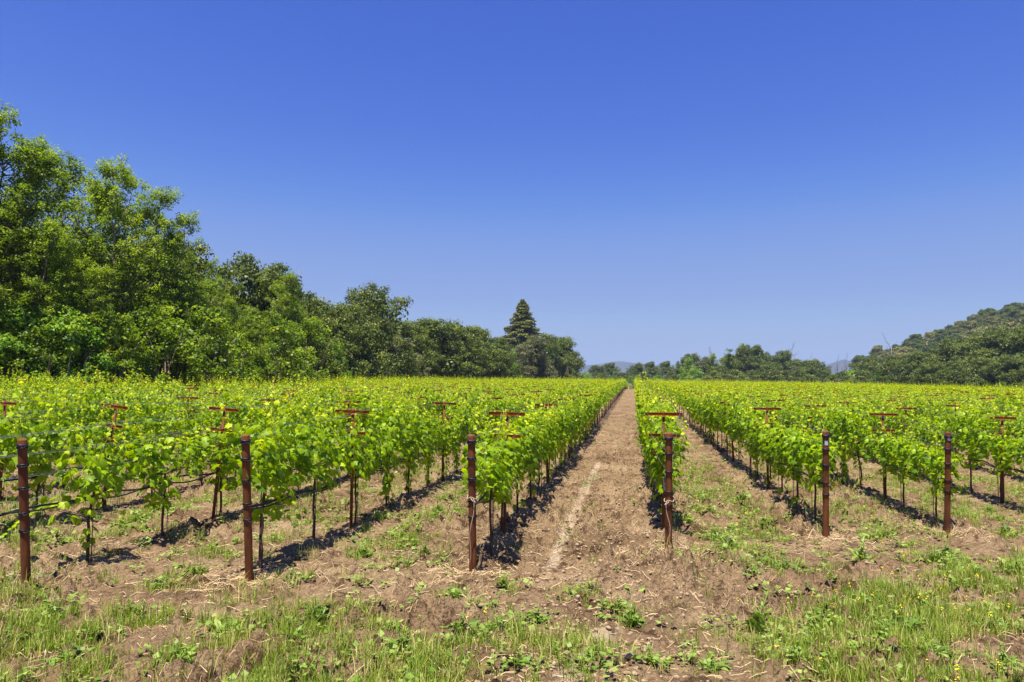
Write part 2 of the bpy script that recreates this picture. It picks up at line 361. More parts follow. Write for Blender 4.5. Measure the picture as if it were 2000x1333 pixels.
def build_posts():
    rng = np.random.default_rng(5)
    extra = {1: 'rusty brown end post leaning outward at the far left, five dark wire bands',
             2: 'rusty brown end post, second from left, bare soil at its foot',
             3: 'rusty end post left of the bare path with twine knotted round it',
             4: 'rusty end post right of the bare path, white string hanging from its lowest band',
             5: 'rusty end post, fifth from left, pale blue tag near its top',
             6: 'rusty end post, rightmost of the six, pale tag on its very top'}
    for i in range(1, 7):
        px, py = POSTS[i-1]; x = at_soil(px, py+8).x
        y = post_y[i]; z = float(gh(x, y)); H = 1.44
        root = thing('end_post', (x, y, z)); tag(root, extra[i], 'post', 'rusty end posts of the vine rows')
        lean = R(-6.2)
        def ln(z_, x_=0, y_=0): return (x_ + .006*math.sin(i*2.1)*z_, y_*math.cos(lean) + z_*math.sin(lean), z_*math.cos(lean) - y_*math.sin(lean))
        mb = MB(); zs = np.array([-.15, .0, .3, .6, .9, 1.2, H-.012, H])
        tube(mb, [ln(q) for q in zs], [.039]*7+[.035], 20)
        shaft = obj('post_shaft', mb.mesh('post_shaft', M_RUST, False), root)
        for p_ in shaft.data.polygons: p_.use_smooth = len(p_.vertices) == 4
        for bz, n, g in ((1.425, 3, .011), (1.25, 2, .011), (1.04, 2, .010), (.81, 2, .008), (.65, 3, .007)):
            mb = MB(); bz -= (1.49-H)
            for q in range(n):
                th = np.linspace(0, 2*PI, 25); rr = .0395+g*.45
                off = (q-(n-1)/2)*g*1.25
                pts = [ln(bz+off+.004*math.sin(tt*2+q*2+i), rr*math.cos(tt), rr*math.sin(tt)) for tt in th]
                tube(mb, pts, g*.6, 6)
            tube(mb, [ln(bz, .03, -.045), ln(bz-.01, .055, -.05), ln(bz+.01, .075, -.03)], .003, 4)
            obj('wire_band', mb.mesh('wire_band', M_BAND, True), root)
        if i in (3, 4):
            mb = MB(); th = np.linspace(0, 2*PI, 20); zz = .8 if i == 3 else .66
            tube(mb, [ln(zz+.012*math.sin(3*tt), .053*math.cos(tt), .053*math.sin(tt)) for tt in th], .0035, 5)
            sgn = 1 if i == 3 else -1
            tube(mb, [ln(zz-.0, .02*sgn, -.055), ln(zz-.04, .05*sgn, -.07), ln(zz-.02, .025*sgn, -.085), ln(zz, .0, -.06)], .0035, 5)
            q = np.linspace(0, 1, 14)
            tube(mb, [ln(zz - (zz-.12)*u, sgn*(.03-.055*u+.012*math.sin(9*u)), -.058-.02*math.sin(u*3)) for u in q], .0035, 5)
            obj('twine', mb.mesh('twine', M_TWINE, True), root)
        if i in (5, 6):
            mb = MB(); zz = 1.34-(1.49-H) if i == 5 else 1.405-(1.49-H)
            th = np.linspace(R(-120), R(-60), 7); v = []
            for tt in th:
                for q in (0, 1): v.append(ln(zz+(q-.5)*.06+.003*math.sin(tt*9), (.0415)*math.cos(tt), .0415*math.sin(tt)))
                for q in (0, 1): v.append(ln(zz+(q-.5)*.06, (.0405)*math.cos(tt), .0405*math.sin(tt)))
            f = [[4*a_, 4*a_+4, 4*a_+5, 4*a_+1] for a_ in range(6)] + [[4*a_+2, 4*a_+3, 4*a_+7, 4*a_+6] for a_ in range(6)]
            mb.add(v, f); obj('tag', mb.mesh('tag', M_TAG), root)
build_posts()

# ------------------------------------------------------------------ trellis stakes
ARMS = ((1.61, .50), (1.32, .40), (1.09, .28))
def arm_mb(mb, z, wd):                        # C-channel open towards the row's near end
    L = wd
    box(mb, (0, -.010, z), (L, .003, .036))
    box(mb, (0, -.0165, z+.0195), (L, .010, .003)); box(mb, (0, -.0165, z-.0195), (L, .010, .003))
def stake_mb(mb):
    box(mb, (0, 0.008, .74), (.030, .004, 1.82)); box(mb, (-.0165, .018, .74), (.003, .024, 1.82)); box(mb, (.0165, .018, .74), (.003, .024, 1.82))
def build_stake_meshes():
    s = MB(); stake_mb(s); S = s.mesh('stake_shaft', M_RUST)  # darker rust than the arms: leaf shade put into the shaft colour
    A = []
    for z, wd in ARMS:
        q = MB(); arm_mb(q, z, wd); box(q, (0, -.018, z), (.012, .012, .012)); A.append(q.mesh('cross_arm', M_RUST2))
    j = MB(); stake_mb(j)
    for z, wd in ARMS: arm_mb(j, z, wd)
    return S, A, j.mesh('trellis_stake', M_RUST2)
STK, STK_ARMS, STK_ALL = build_stake_meshes()

FIRST_STAKE = {1: 420, 2: 687, 3: 984, 4: None, 5: 1500, 6: 1727, 7: 1957, 0: 200, -1: 2}
def first_stake_y(i):
    px = FIRST_STAKE.get(i)
    if i == 4: return post_y[4] + 1.5
    if px is not None:
        r = ray(px, 900); return row_x(i)*r.y/r.x
    return post_y[i] + 3.0 + .8*math.sin(i*2.7)
STAKE_Y = {i: first_stake_y(i) for i in range(-14, 56)}
def far_end(x): return 192 - .55*max(0, x-25) - .35*max(0, -x-12)
ROWS = [i for i in range(-11, 53)]
random.seed(3)
vines, stakes = [], []
for i in ROWS:
    X = row_x(i); Y0 = STAKE_Y[i]; Ye = far_end(X)
    kmin = math.ceil((post_y[i]+(.02 if i in (2, 3) else .12 if i == 6 else .45)-Y0)/1.2)
    k = kmin
    while Y0+k*1.2 < Ye:
        y = Y0+k*1.2+.14; vines.append((i, k-kmin+1, X+random.gauss(0, .03), y+random.gauss(0, .06))); k += 1
    k = 0
    while Y0 - 4.8*(k+1) > post_y[i]+.5: k += 1
    y = Y0-4.8*k; n = 1
    while y < Ye: stakes.append((i, n, X+random.gauss(0, .015), y)); y += 4.8; n += 1
def inframe(lst, mpx, h=1.2):
    P = np.array([[a[2], a[3], float(gz(a[2], a[3]))+h] for a in lst]); px, py, d = project(P)
    return (d > 1) & (px > -mpx) & (px < 2000+mpx), px, d
vin, vpx, vd = inframe(vines, 40); vmarg, _, _ = inframe(vines, 420)
sin_, spx, sd_ = inframe(stakes, 5); smarg, _, _ = inframe(stakes, 400)
vorder = [k for k in np.argsort(np.where(vin, vd, 1e9)) if vin[k]]
near_v = set(vorder[:300]); sorder = [k for k in np.argsort(np.where(sin_, sd_, 1e9)) if sin_[k]]
near_s = set(sorder[:300])

def row_label(what, i, n, lst_idx, lst, pxs, sel):
    if 1 <= i <= 6:
        return f'{what}, {ordn(n)} behind {POSTNAME[i]}'
    same = sorted([k for k in sel if lst[k][0] == i], key=lambda k: pxs[k])
    if i < 1:
        return f'{what}, {ordn(same.index(lst_idx)+1)} from the left edge in the {ordn(1-i)} row beyond the leftmost post'
    return f'{what}, {ordn(len(same)-same.index(lst_idx))} from the right edge in the {ordn(i-6)} row beyond the rightmost post'
rng = np.random.default_rng(9)
for k in near_s:
    i, n, x, y = stakes[k]; z = float(gz(x, y))
    lab = row_label('rusty stake', i, n, k, stakes, spx, near_s)
    rx, ry = rng.normal(0, .018), rng.normal(0, .018)
    if i == 1 and n == 1: ry = .06
    if i == 0 and n == 1: ry = .09
    if sd_[k] < 26:
        o = thing('trellis_stake', (x, y, z)); obj('stake_shaft', STK, o)
        for A in STK_ARMS: obj('cross_arm', A, o)
    else: o = obj('trellis_stake', STK_ALL, None, (x, y, z))
    o.rotation_euler = (rx, ry, rng.normal(0, .12))
    tag(o, lab, 'stake', 'rusty stakes with cross arms in the vine rows')

# ------------------------------------------------------------------ grapevines
def vine_parts(seed, top=1.85, nsh=15, dens=1.0, low=.3, small=False, lod=False):
    r = np.random.default_rng(seed)
    tr, cn, lf, rod, cord = MB(), MB(), MB(), MB(), MB()
    q = np.linspace(0, 1, 9); wx = np.cumsum(r.normal(0, .008, 9)); wy = np.cumsum(r.normal(0, .012, 9)); wx -= wx[0]; wy -= wy[0]
    H = .88 if not small else .72
    T = np.stack([wx, wy, -.05+q*(H+.05)], 1)
    tube(tr, T, np.linspace(.015, .011, 9)*(1+.2*r.random(9)), 6)
    if not lod: tube(rod, [(.03, .015, -.1), (.028, .02, 1.05)], .0055, 4)
    for sg in (-1, 1):
        L = .52 if not small else .22
        u = np.linspace(0, 1, 6); c = np.stack([wx[-1]+.01*np.sin(u*5), wy[-1]+sg*L*u, H+.05*np.sin(u*2.2)+r.normal(0, .008, 6)], 1); c[0] = T[-1]
        tube(cord, c, np.linspace(.014, .009, 6), 5)
    P, N, S, TI, AL = [], [], [], [], []
    for s in range(nsh):
        y0 = (s/(nsh-1)-.5)*(1.14 if not small else .5) + r.normal(0, .03)
        x0 = r.normal(0, .03); z0 = H+.02
        side = r.choice([-1, 1]); L = (top - z0)*r.uniform(.60, 1.06)
        if r.random() < .28: L += r.uniform(.10, .42)
        nseg = 10; u = np.linspace(0, 1, nseg)
        lx = side*(.03+.20*r.random()**1.5); ly = r.normal(0, .10); tipd = r.uniform(0, .18)
        pts = np.stack([x0+lx*np.sin(u*1.6)+tipd*side*u**4*.5, y0+ly*u+.02*np.sin(u*7+s), z0+L*(u-.10*tipd*u**4*3)], 1)
        if not lod: tube(cn, pts, np.linspace(.0048, .002, nseg), 4)
        nl = int(L/(.036 if not lod else .085)*dens)
        for a in range(nl):
            f = (a+.6)/nl; p = np.array([np.interp(f, u, pts[:, c]) for c in range(3)])
            ang = r.uniform(0, 2*PI); out_ = np.array([math.cos(ang), math.sin(ang)*.7, 0]); out_[0] += side*.5
            size = (.084 if not lod else .135)*(1-.68*f**2.5)*r.uniform(.7, 1.15)
            P.append(p+out_*r.uniform(.02, .10)*(1-.6*f)+[0, 0, r.normal(0, .02)])
            N.append([out_[0]*1.0+r.normal(0, .45), out_[1]*.8+r.normal(0, .45), .6+r.normal(0, .5)])
            AL.append([out_[0], out_[1], -.55+.9*f*r.random()]); S.append(size)
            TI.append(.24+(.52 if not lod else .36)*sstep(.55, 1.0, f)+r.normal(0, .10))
    # laterals filling the body of the hedge
    nf = int((230 if not lod else 45)*dens*(1 if not small else .45))
    zz = H-.06 + (top-H-.05)*r.beta(1.3, 1.4, nf)
    yc = r.uniform(-.55, .55, 5); yy = np.where(r.random(nf) < .55, yc[r.integers(0, 5, nf)]+r.normal(0, .09, nf), r.uniform(-.6, .6, nf))*(1 if not small else .5); sx = r.choice([-1, 1], nf)*r.beta(2.2, 1.6, nf)*.22
    P += list(np.stack([sx, yy, zz], 1)); N += list(np.stack([sx*3.2+r.normal(0, .3, nf), r.normal(0, .45, nf), np.full(nf, .6)+r.normal(0, .3, nf)], 1))
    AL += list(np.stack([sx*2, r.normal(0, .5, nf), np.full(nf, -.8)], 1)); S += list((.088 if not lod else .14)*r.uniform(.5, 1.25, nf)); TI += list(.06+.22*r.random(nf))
    # suckers down the trunk
    ns = int(70*low) if not lod else 0
    zz = r.uniform(.12, H, ns)**.8 if ns else np.zeros(0)
    an = r.uniform(0, 2*PI, ns); rr = r.uniform(.02, .13, ns)
    P += list(np.stack([rr*np.cos(an), rr*np.sin(an), zz], 1)); N += list(np.stack([np.cos(an), np.sin(an), r.uniform(.2, 1, ns)], 1))
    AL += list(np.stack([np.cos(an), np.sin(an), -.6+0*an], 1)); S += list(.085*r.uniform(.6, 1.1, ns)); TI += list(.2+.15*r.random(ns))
    # hanging clumps under the cordon
    nh = int((r.uniform(40, 120) if not lod else 14)*dens*(1 if not small else .4))
    hy = r.choice(r.uniform(-.5, .5, 3), nh)+r.normal(0, .07, nh); hz = H-.02-r.random(nh)**1.4*r.uniform(.15, .42); hx = r.normal(0, .10, nh)
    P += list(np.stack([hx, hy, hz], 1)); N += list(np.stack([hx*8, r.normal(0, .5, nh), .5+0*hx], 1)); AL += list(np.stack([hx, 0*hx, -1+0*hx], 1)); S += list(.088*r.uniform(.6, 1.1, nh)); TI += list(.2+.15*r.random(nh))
    if small:                                 # a long low shoot reaching out
        tube(cn, [(wx[-1], wy[-1], H)]+[(-.1-.5*f, -.05-.28*f, .60-.3*f+.1*math.sin(f*3)) for f in np.linspace(0, 1, 8)], .0045, 4)
        for a in range(16):
            f = a/15; P.append([-.1-.5*f, -.05-.28*f, .62-.3*f+.1*math.sin(f*3)]); N.append([-.2, -.4, .8+r.normal(0, .2)]); AL.append([-1, -.2+r.normal(0, .6), -.3]); S.append(.10*(1-.4*f)); TI.append(.22+.15*f)
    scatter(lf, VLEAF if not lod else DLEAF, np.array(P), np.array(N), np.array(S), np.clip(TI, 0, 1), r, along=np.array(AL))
    if lod: return lf, tr
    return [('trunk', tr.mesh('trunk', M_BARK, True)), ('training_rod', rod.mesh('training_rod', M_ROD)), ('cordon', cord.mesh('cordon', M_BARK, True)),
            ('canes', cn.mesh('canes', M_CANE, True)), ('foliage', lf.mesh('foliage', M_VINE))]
VARS = [vine_parts(100+s, top=1.58+.24*random.random(), nsh=random.choice((11, 13, 14, 16)), dens=random.uniform(.9, 1.25), low=random.choice((0, .15, .3, .6, 1.0))) for s in range(16)]
BARE = [vine_parts(140+s, top=1.50, nsh=12, dens=1.0, low=0) for s in range(3)]
LOWV = [vine_parts(180+s, top=1.38+.05*s, nsh=14, dens=1.05, low=(0, .4, .1)[s]) for s in range(3)]
SMALL = vine_parts(160, top=1.28, nsh=7, dens=.95, low=.25, small=True)
rng = np.random.default_rng(77)
for k in near_v:
    i, n, x, y = vines[k]; z = float(gz(x, y))+.01
    parts = VARS[rng.integers(len(VARS))]; sc = rng.uniform(.94, 1.06)
    if (i == 1 and n == 1): parts = SMALL
    elif i in (2, 3) and n in (1, 2): parts = BARE[(n+i) % 3]
    elif i == 1 and n <= 3: parts = BARE[2]; sc = .92
    elif i == 4 and n <= 3: parts = VARS[max(range(16), key=lambda q: len(VARS[q][4][1].vertices))]
    elif y < STAKE_Y[i]+1.0 and i != 3: parts = LOWV[rng.integers(3)]
    o = thing('grapevine', (x, y, z), rng.choice([0, PI])+rng.normal(0, .08) if parts is not SMALL else 0)
    o.scale = (sc*rng.uniform(.85, 1.15), sc*rng.uniform(.92, 1.04), sc*rng.uniform(.92, 1.06))
    for nm, me in parts: obj(nm, me, o)
    desc = {True: 'short isolated green grapevine with a low trailing shoot', False: 'leafy green grapevine'}[parts is SMALL]
    if parts is SMALL: lab = desc+' behind the leftmost post'
    elif parts in BARE: lab = row_label('grapevine with bare thin trunk', i, n, k, vines, vpx, near_v)
    else: lab = row_label('leafy grapevine' if 1 <= i <= 6 else 'grapevine', i, n, k, vines, vpx, near_v)
    tag(o, lab, 'vine', 'grapevines in rows')

def instancer(name, pts, rot, scl, idx, sources, label, cat):
    coll = bpy.data.collections.new(name+'_sources')
    for q, me in enumerate(sources):
        o = bpy.data.objects.new(f'{name}_source_{q:02d}', me); coll.objects.link(o)
    me = bpy.data.meshes.new(name); me.vertices.add(len(pts)); me.vertices.foreach_set('co', np.asarray(pts, np.float32).ravel())
    for nm, ty, v in (('rot', 'FLOAT', rot), ('scl', 'FLOAT', scl), ('idx', 'INT', idx)):
        a = me.attributes.new(nm, ty, 'POINT'); a.data.foreach_set('value', np.asarray(v, np.float32 if ty == 'FLOAT' else np.int32))
    me.update(); o = obj(name, me); tag(o, label, cat, kind='stuff')
    g = bpy.data.node_groups.new(name, 'GeometryNodeTree')
    g.interface.new_socket('Geometry', in_out='INPUT', socket_type='NodeSocketGeometry'); g.interface.new_socket('Geometry', in_out='OUTPUT', socket_type='NodeSocketGeometry')
    gi = g.nodes.new('NodeGroupInput'); go = g.nodes.new('NodeGroupOutput'); ip = g.nodes.new('GeometryNodeInstanceOnPoints')
    ci = g.nodes.new('GeometryNodeCollectionInfo'); ci.inputs['Collection'].default_value = coll; ci.inputs['Separate Children'].default_value = True; ci.inputs['Reset Children'].default_value = True
    def na(nm, ty):
        a = g.nodes.new('GeometryNodeInputNamedAttribute'); a.data_type = ty; a.inputs[0].default_value = nm; return a.outputs[0]
    cx = g.nodes.new('ShaderNodeCombineXYZ'); g.links.new(na('rot', 'FLOAT'), cx.inputs[2])
    g.links.new(gi.outputs[0], ip.inputs['Points']); g.links.new(ci.outputs[0], ip.inputs['Instance']); ip.inputs['Pick Instance'].default_value = True
    g.links.new(na('idx', 'INT'), ip.inputs['Instance Index']); g.links.new(cx.outputs[0], ip.inputs['Rotation']); g.links.new(na('scl', 'FLOAT'), ip.inputs['Scale'])
    g.links.new(ip.outputs[0], go.inputs[0])
    md = o.modifiers.new('scatter', 'NODES'); md.node_group = g
    return o
LOD = []
for s in range(8):
    lf, tr = vine_parts(300+s, top=1.72+.14*random.random(), nsh=15, dens=1.0, lod=True)
    lf.v += tr.v; lf.f += [f+lf.n for f in tr.f]; lf.t += tr.t; lf.m += [np.ones(len(q)) for q in tr.m]; lf.n += tr.n
    LOD.append(lf.mesh('distant_vine', [M_VINE, M_BARK]))
sel = [k for k in range(len(vines)) if vmarg[k] and k not in near_v]
P = np.array([[vines[k][2], vines[k][3], float(gz(vines[k][2], vines[k][3]))] for k in sel])
rng = np.random.default_rng(5)
instancer('distant_vines', P, rng.choice([0, PI], len(P))+rng.normal(0, .08, len(P)), rng.uniform(.93, 1.08, len(P)), rng.integers(0, 8, len(P)), LOD,
          'far vine rows merging into one bright green mass towards the trees', 'vines')
sel = [k for k in range(len(stakes)) if smarg[k] and k not in near_s]
P = np.array([[stakes[k][2], stakes[k][3], float(gz(stakes[k][2], stakes[k][3]))] for k in sel])
instancer('distant_stakes', P, rng.normal(0, .1, len(P)), np.ones(len(P)), np.zeros(len(P)), [STK_ALL],
          'tiny rust-coloured cross arms dotted over the far vine rows', 'stakes')

# ------------------------------------------------------------------ hoses and wires, one set for each near row
def rowname(i):
    if 1 <= i <= 6: return 'the row of ' + POSTNAME[i].replace('the ', 'the ', 1)
    return f'the {ordn(1-i)} row beyond the leftmost post' if i < 1 else f'the {ordn(i-6)} row beyond the rightmost post'
for i in range(-4, 12):
    X = row_x(i); r = np.random.default_rng(i+50); ya = post_y[i] if 1 <= i <= 6 else post_y[i]-.0
    yb = min(ya+45, far_end(X)); ys = np.arange(ya, yb, .15); S0 = STAKE_Y[i]
    zb = gz(X+0*ys, ys)
    root = thing('drip_line', (X, ya, 0)); tag(root, f'black irrigation hose low along {rowname(i)}', 'hose', 'black drip hoses along the vine rows')
    for q in range(2):
        ph = r.uniform(0, 6); sag = .018*np.sin((ys-S0)*2*PI/1.2+ph)+.012*np.sin(ys*3.1+ph)+.03*fbm(ys*.7, ys*0, 60+q+i, 2)
        if q and i in (3, 5): sag = sag - .11*np.exp(-((ys-S0-.0)/.8)**2)
        xx = X+.012*np.sin(ys*2.3+ph*2)+(q-.5)*.03
        pts = np.stack([xx-X, ys-ya, zb+.70+sag*1.1-.02*q], 1)
        mb = MB(); tube(mb, pts, .0125 if q == 0 else .0095, 6); obj('hose', mb.mesh('hose', M_HOSE, True), root)
    root = thing('trellis_wires', (X, ya, 0)); tag(root, f'thin grey wires strung along {rowname(i)}', 'wires', 'trellis wires of the vine rows')
    stk_y = [S0+4.8*q for q in range(-1, 10) if S0+4.8*q > ya+.5]
    for (z0, (z1, wd)) in zip((1.425, 1.25, 1.04), ARMS):
        for sg in (-1, 1):
            pts = [(0.04*sg, -.15*z0/1.4, float(gz(X, ya))+z0)]
            for y in stk_y: pts.append((sg*(wd/2-.02), y-ya, float(gz(X, y))+z1+.03))
            fp = []
            for a_, b_ in zip(pts[:-1], pts[1:]):
                for u in (0, .25, .5, .75): fp.append(tuple(np.array(a_)*(1-u)+np.array(b_)*u - np.array([0, 0, .03*4*u*(1-u)])))
            fp.append(pts[-1]); mb = MB(); tube(mb, fp, .0016, 4); obj('wire', mb.mesh('wire', M_WIRE), root)
    mb = MB(); tube(mb, [(0, -.08, float(gz(X, ya))+.81)]+[(0, y-ya, float(gz(X, y))+.84) for y in stk_y], .0021, 4); obj('wire', mb.mesh('wire', M_WIRE), root)

# ------------------------------------------------------------------ trees
def limb(mb, a, b, r0, r1, rng, bend=.12, sides=6, n=6):
    a = np.array(a, float); b = np.array(b, float); u = np.linspace(0, 1, n)[:, None]
    L = np.linalg.norm(b-a); off = rng.normal(0, bend*L, 3)
    pts = a+(b-a)*u + off*np.sin(u*PI)*.5 + rng.normal(0, .012*L, (n, 3))*np.sin(u*PI)
    tube(mb, pts, np.linspace(r0, r1, n), sides); return pts
def clump_leaves(lf, c, rad, n, size, tint, rng, flat=.75, tpl=DLEAF, up=.35):
    d = nrm(rng.normal(size=(n, 3))); d[:, 2] = np.abs(d[:, 2])*np.where(rng.random(n) < .72, 1, -1)
    rr = rad*(rng.random(n)**.45)
    P = c + d*rr[:, None]*np.array([1, 1, flat])
    N = d*1.0+rng.normal(0, .55, (n, 3)); N[:, 2] += up
    scatter(lf, tpl, P, N, size*rng.uniform(.6, 1.35, n), np.clip(tint+rng.normal(0, .1, n), 0, 1), rng)
def oak_tree(seed, H=10, W=10, leaf=.19, nl=95, nc=230, m=M_OAK, trunk=.16, lift=.12):
    r = np.random.default_rng(seed); tr, lf = MB(), MB()
    fork = H*(lift+.12); limb(tr, (0, 0, -.3), (r.normal(0, .2), r.normal(0, .2), fork), H*.028, H*.022, r, .03, 8)
    lobes = []
    for k in range(7):
        a = k*2*PI/7+r.normal(0, .3); rr = W*.5*r.uniform(.35, .62)
        c = np.array([rr*math.cos(a), rr*math.sin(a), H*r.uniform(.38, .72)]); lobes.append((c, W*r.uniform(.20, .28)))
    for k in range(3): lobes.append((np.array([r.normal(0, W*.12), r.normal(0, W*.12), H*r.uniform(.72, .84)]), W*r.uniform(.15, .22)))
    for k in range(5):
        a = k*2*PI/5+r.normal(0, .3); lobes.append((np.array([W*.4*math.cos(a), W*.4*math.sin(a), H*r.uniform(.16, .3)]), W*r.uniform(.14, .2)))
    for c, R_ in lobes: limb(tr, (0, 0, fork*.9), c, H*.012, H*.003, r, .12, 5)
    for q in range(nc):
        c, R_ = lobes[r.integers(len(lobes))]; d = nrm(r.normal(size=3)); d[2] = abs(d[2]) if r.random() < .75 else d[2]
        p = c+d*R_*r.uniform(.75, 1.12)*np.array([1, 1, .85]); p[2] = min(p[2], H*r.uniform(.94, 1.0)); p[2] = max(p[2], .25)
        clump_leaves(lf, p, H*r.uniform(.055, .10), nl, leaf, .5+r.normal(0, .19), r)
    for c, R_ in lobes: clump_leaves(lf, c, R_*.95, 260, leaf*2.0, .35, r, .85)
    return tr.mesh('trunk', M_TBARK, True), lf.mesh('crown', m)
def locust_tree(seed, H=15, W=8, m=M_LOCUST, leaf=.115, ns=150):
    r = np.random.default_rng(seed); tr, lf = MB(), MB()
    nst = r.integers(2, 4); tips = []
    for s in range(nst):
        base = np.array([r.normal(0, .3), r.normal(0, .3), -.3]); top = np.array([r.normal(0, W*.16), r.normal(0, W*.16), H*(.95 if s == 0 else r.uniform(.78, .92))])
        tp = limb(tr, base, top, H*.012, H*.0008, r, .05, 7, 12)
        for b in range(int(ns/nst)):
            f = 1-(r.random()**.8)*.86 if b > 5 else r.uniform(.965, 1); p0 = np.array([np.interp(f, np.linspace(0, 1, 12), tp[:, c]) for c in range(3)])
            a = r.uniform(0, 2*PI); env = math.sin(min(1, (1.05-f)*1.25)*PI*.5+.12)
            L = W*.52*env*r.uniform(.45, 1.0)+.3
            e = p0+np.array([math.cos(a)*L, math.sin(a)*L, L*r.uniform(.05, 1.0)])
            if r.random() < .5: limb(tr, p0, e, .035*L/3+.015, .008, r, .1, 4, 4)
            bt = r.normal(0, .13)
            for q in range(7):
                u = .30+.70*(q+r.random())/7; c = p0+(e-p0)*u+r.normal(0, .22, 3); rad = r.uniform(.18, .46)*(1.2-.4*u)
                n = 26; an = r.uniform(0, 2*PI, n); rr = rad*np.sqrt(r.random(n))
                P = c+np.stack([rr*np.cos(an), rr*np.sin(an), -.30*rr*rr/rad+r.normal(0, .10, n)], 1)
                N = np.stack([.5*np.cos(an)+r.normal(0, .4, n), .5*np.sin(an)+r.normal(0, .4, n), np.full(n, 1.0)], 1)
                AL = np.stack([np.cos(an), np.sin(an), -.5+0*an], 1)+r.normal(0, .3, (n, 3))
                scatter(lf, DLEAF, P, N, leaf*r.uniform(.7, 1.5, n), np.clip(.42+.25*(u-.6)+r.normal(0, .08, n)+r.normal(0, .09)+bt, 0, 1), r, along=AL)
    return tr.mesh('trunk', M_TBARK, True), lf.mesh('crown', m)
def shrub(seed, H=5, W=5, m=M_LIME, nc=60, leaf=.13, nl=90):
    r = np.random.default_rng(seed); tr, lf = MB(), MB()
    for k in range(6): 
        a = r.uniform(0, 2*PI); limb(tr, (0, 0, -.2), (W*.25*math.cos(a), W*.25*math.sin(a), H*.7), .06, .015, r, .12, 5)
    for q in range(nc):
        a = r.uniform(0, 2*PI); f = r.random(); z = H*(.06+.9*f); env = math.sin(min(1, (1-f)*1.1+.12)*PI/2)
        rr = W*.46*env*r.uniform(.45, 1.0)
        clump_leaves(lf, np.array([rr*math.cos(a), rr*math.sin(a), z]), r.uniform(.35, .65)*H/5, nl, leaf, .45+r.normal(0, .2), r, .8)
    return tr.mesh('trunk', M_TBARK, True), lf.mesh('crown', m)
def redwood(seed=7, H=28, W=20):
    r = np.random.default_rng(seed); tr, lf = MB(), MB()
    tube(tr, [(0, 0, -.5), (0, 0, H*.5), (0, 0, H*.97)], [.7, .35, .05], 8)
    z = H*.12
    while z < H*.985:
        f = z/H; Rr = W*.5*min(1, (1-f)*1.55)**.85; nb = max(5, int(13*(1-f)+5))
        for k in range(nb):
            a = r.uniform(0, 2*PI); L = Rr*r.uniform(.72, 1.08)
            u = np.linspace(0, 1, 6); bp = np.stack([L*u*math.cos(a), L*u*math.sin(a), z+L*(.10*u-.32*u*u+.10*u**3)+0*u], 1)
            tube(tr, bp, np.linspace(.09, .02, 6)*(1-f*.6), 4)
            n = int(105*max(L, .7)/3)+25; uu = r.random(n)**.6; c = np.stack([np.interp(uu, u, bp[:, q]) for q in range(3)], 1)
            sp = (.22+.30*(1-uu))*min(L/2.5, 1.4); sdv = np.array([-math.sin(a), math.cos(a), 0])
            P = c+sdv*(r.normal(0, 1, n)*sp*1.4)[:, None]+np.stack([0*uu, 0*uu, -np.abs(r.normal(0, .22, n))+.08], 1)
            N = r.normal(0, .5, (n, 3))+np.array([math.cos(a)*.3, math.sin(a)*.3, 1])
            scatter(lf, DLEAF, P, N, .42*r.uniform(.6, 1.2, n), np.clip(.35+.35*uu+r.normal(0, .1, n), 0, 1), r, along=np.tile([math.cos(a), math.sin(a), -.4], (n, 1))+r.normal(0, .4, (n, 3)))
        z += max(.38, .95*(1-f)+.25)*r.uniform(.8, 1.2)
    return tr.mesh('trunk', M_TBARK, True), lf.mesh('crown', M_RED)
def dead_tree(seed, H=12):
    r = np.random.default_rng(seed); tr = MB(); br = MB()
    tp = limb(tr, (0, 0, -.3), (r.normal(0, .8), r.normal(0, .5), H*.8), .20, .06, r, .05, 7, 8)
    for k in range(14):
        f = r.uniform(.45, 1); p = np.array([np.interp(f, np.linspace(0, 1, 8), tp[:, c]) for c in range(3)])
        a = r.uniform(0, 2*PI); L = H*r.uniform(.12, .3); e = p+np.array([math.cos(a)*L*.6, math.sin(a)*L*.4, L])
        q = limb(br, p, e, .06, .02, r, .2, 5, 6)
        for s in range(3):
            pp = q[r.integers(2, 6)]; e2 = pp+r.normal(0, 1, 3)*L*.25+np.array([0, 0, L*.3]); limb(br, pp, e2, .028, .012, r, .2, 4, 4)
    return tr.mesh('trunk', M_DEAD, True), br.mesh('dead_branches', M_DEAD, True)

LIB = {
 'locust': [locust_tree(s, 15, 8, ns=190) for s in (1, 2, 3, 4)],
 'lime': [shrub(s, 5, 5.2, M_LIME) for s in (11, 12)],
 'locshrub': [shrub(s, 5, 5.2, M_LOCUST, 65) for s in (13, 14)],
 'oak': [oak_tree(s, 10, 10) for s in (21, 22, 23, 24)],
 'grey': [oak_tree(s, 10, 9, m=M_GREY) for s in (31, 32)],
 'greyshrub': [shrub(s, 5, 5.2, M_GREY, 60) for s in (33,)],
 'oakshrub': [shrub(s, 5, 5.4, M_OAK, 60, .15) for s in (34, 35)],
 'oakfar': [oak_tree(s, 10, 11, leaf=.36, nl=46, nc=150) for s in (41, 42, 43)],
 'greyfar': [oak_tree(s, 10, 11, leaf=.36, nl=46, nc=140, m=M_PALE) for s in (44, 45)],
 'dead': [dead_tree(s) for s in (51, 52, 53)],
}
BASEH = {'locust': 15, 'lime': 5, 'locshrub': 5, 'oak': 10, 'grey': 10, 'greyshrub': 5, 'oakshrub': 5, 'oakfar': 10, 'dead': 12}
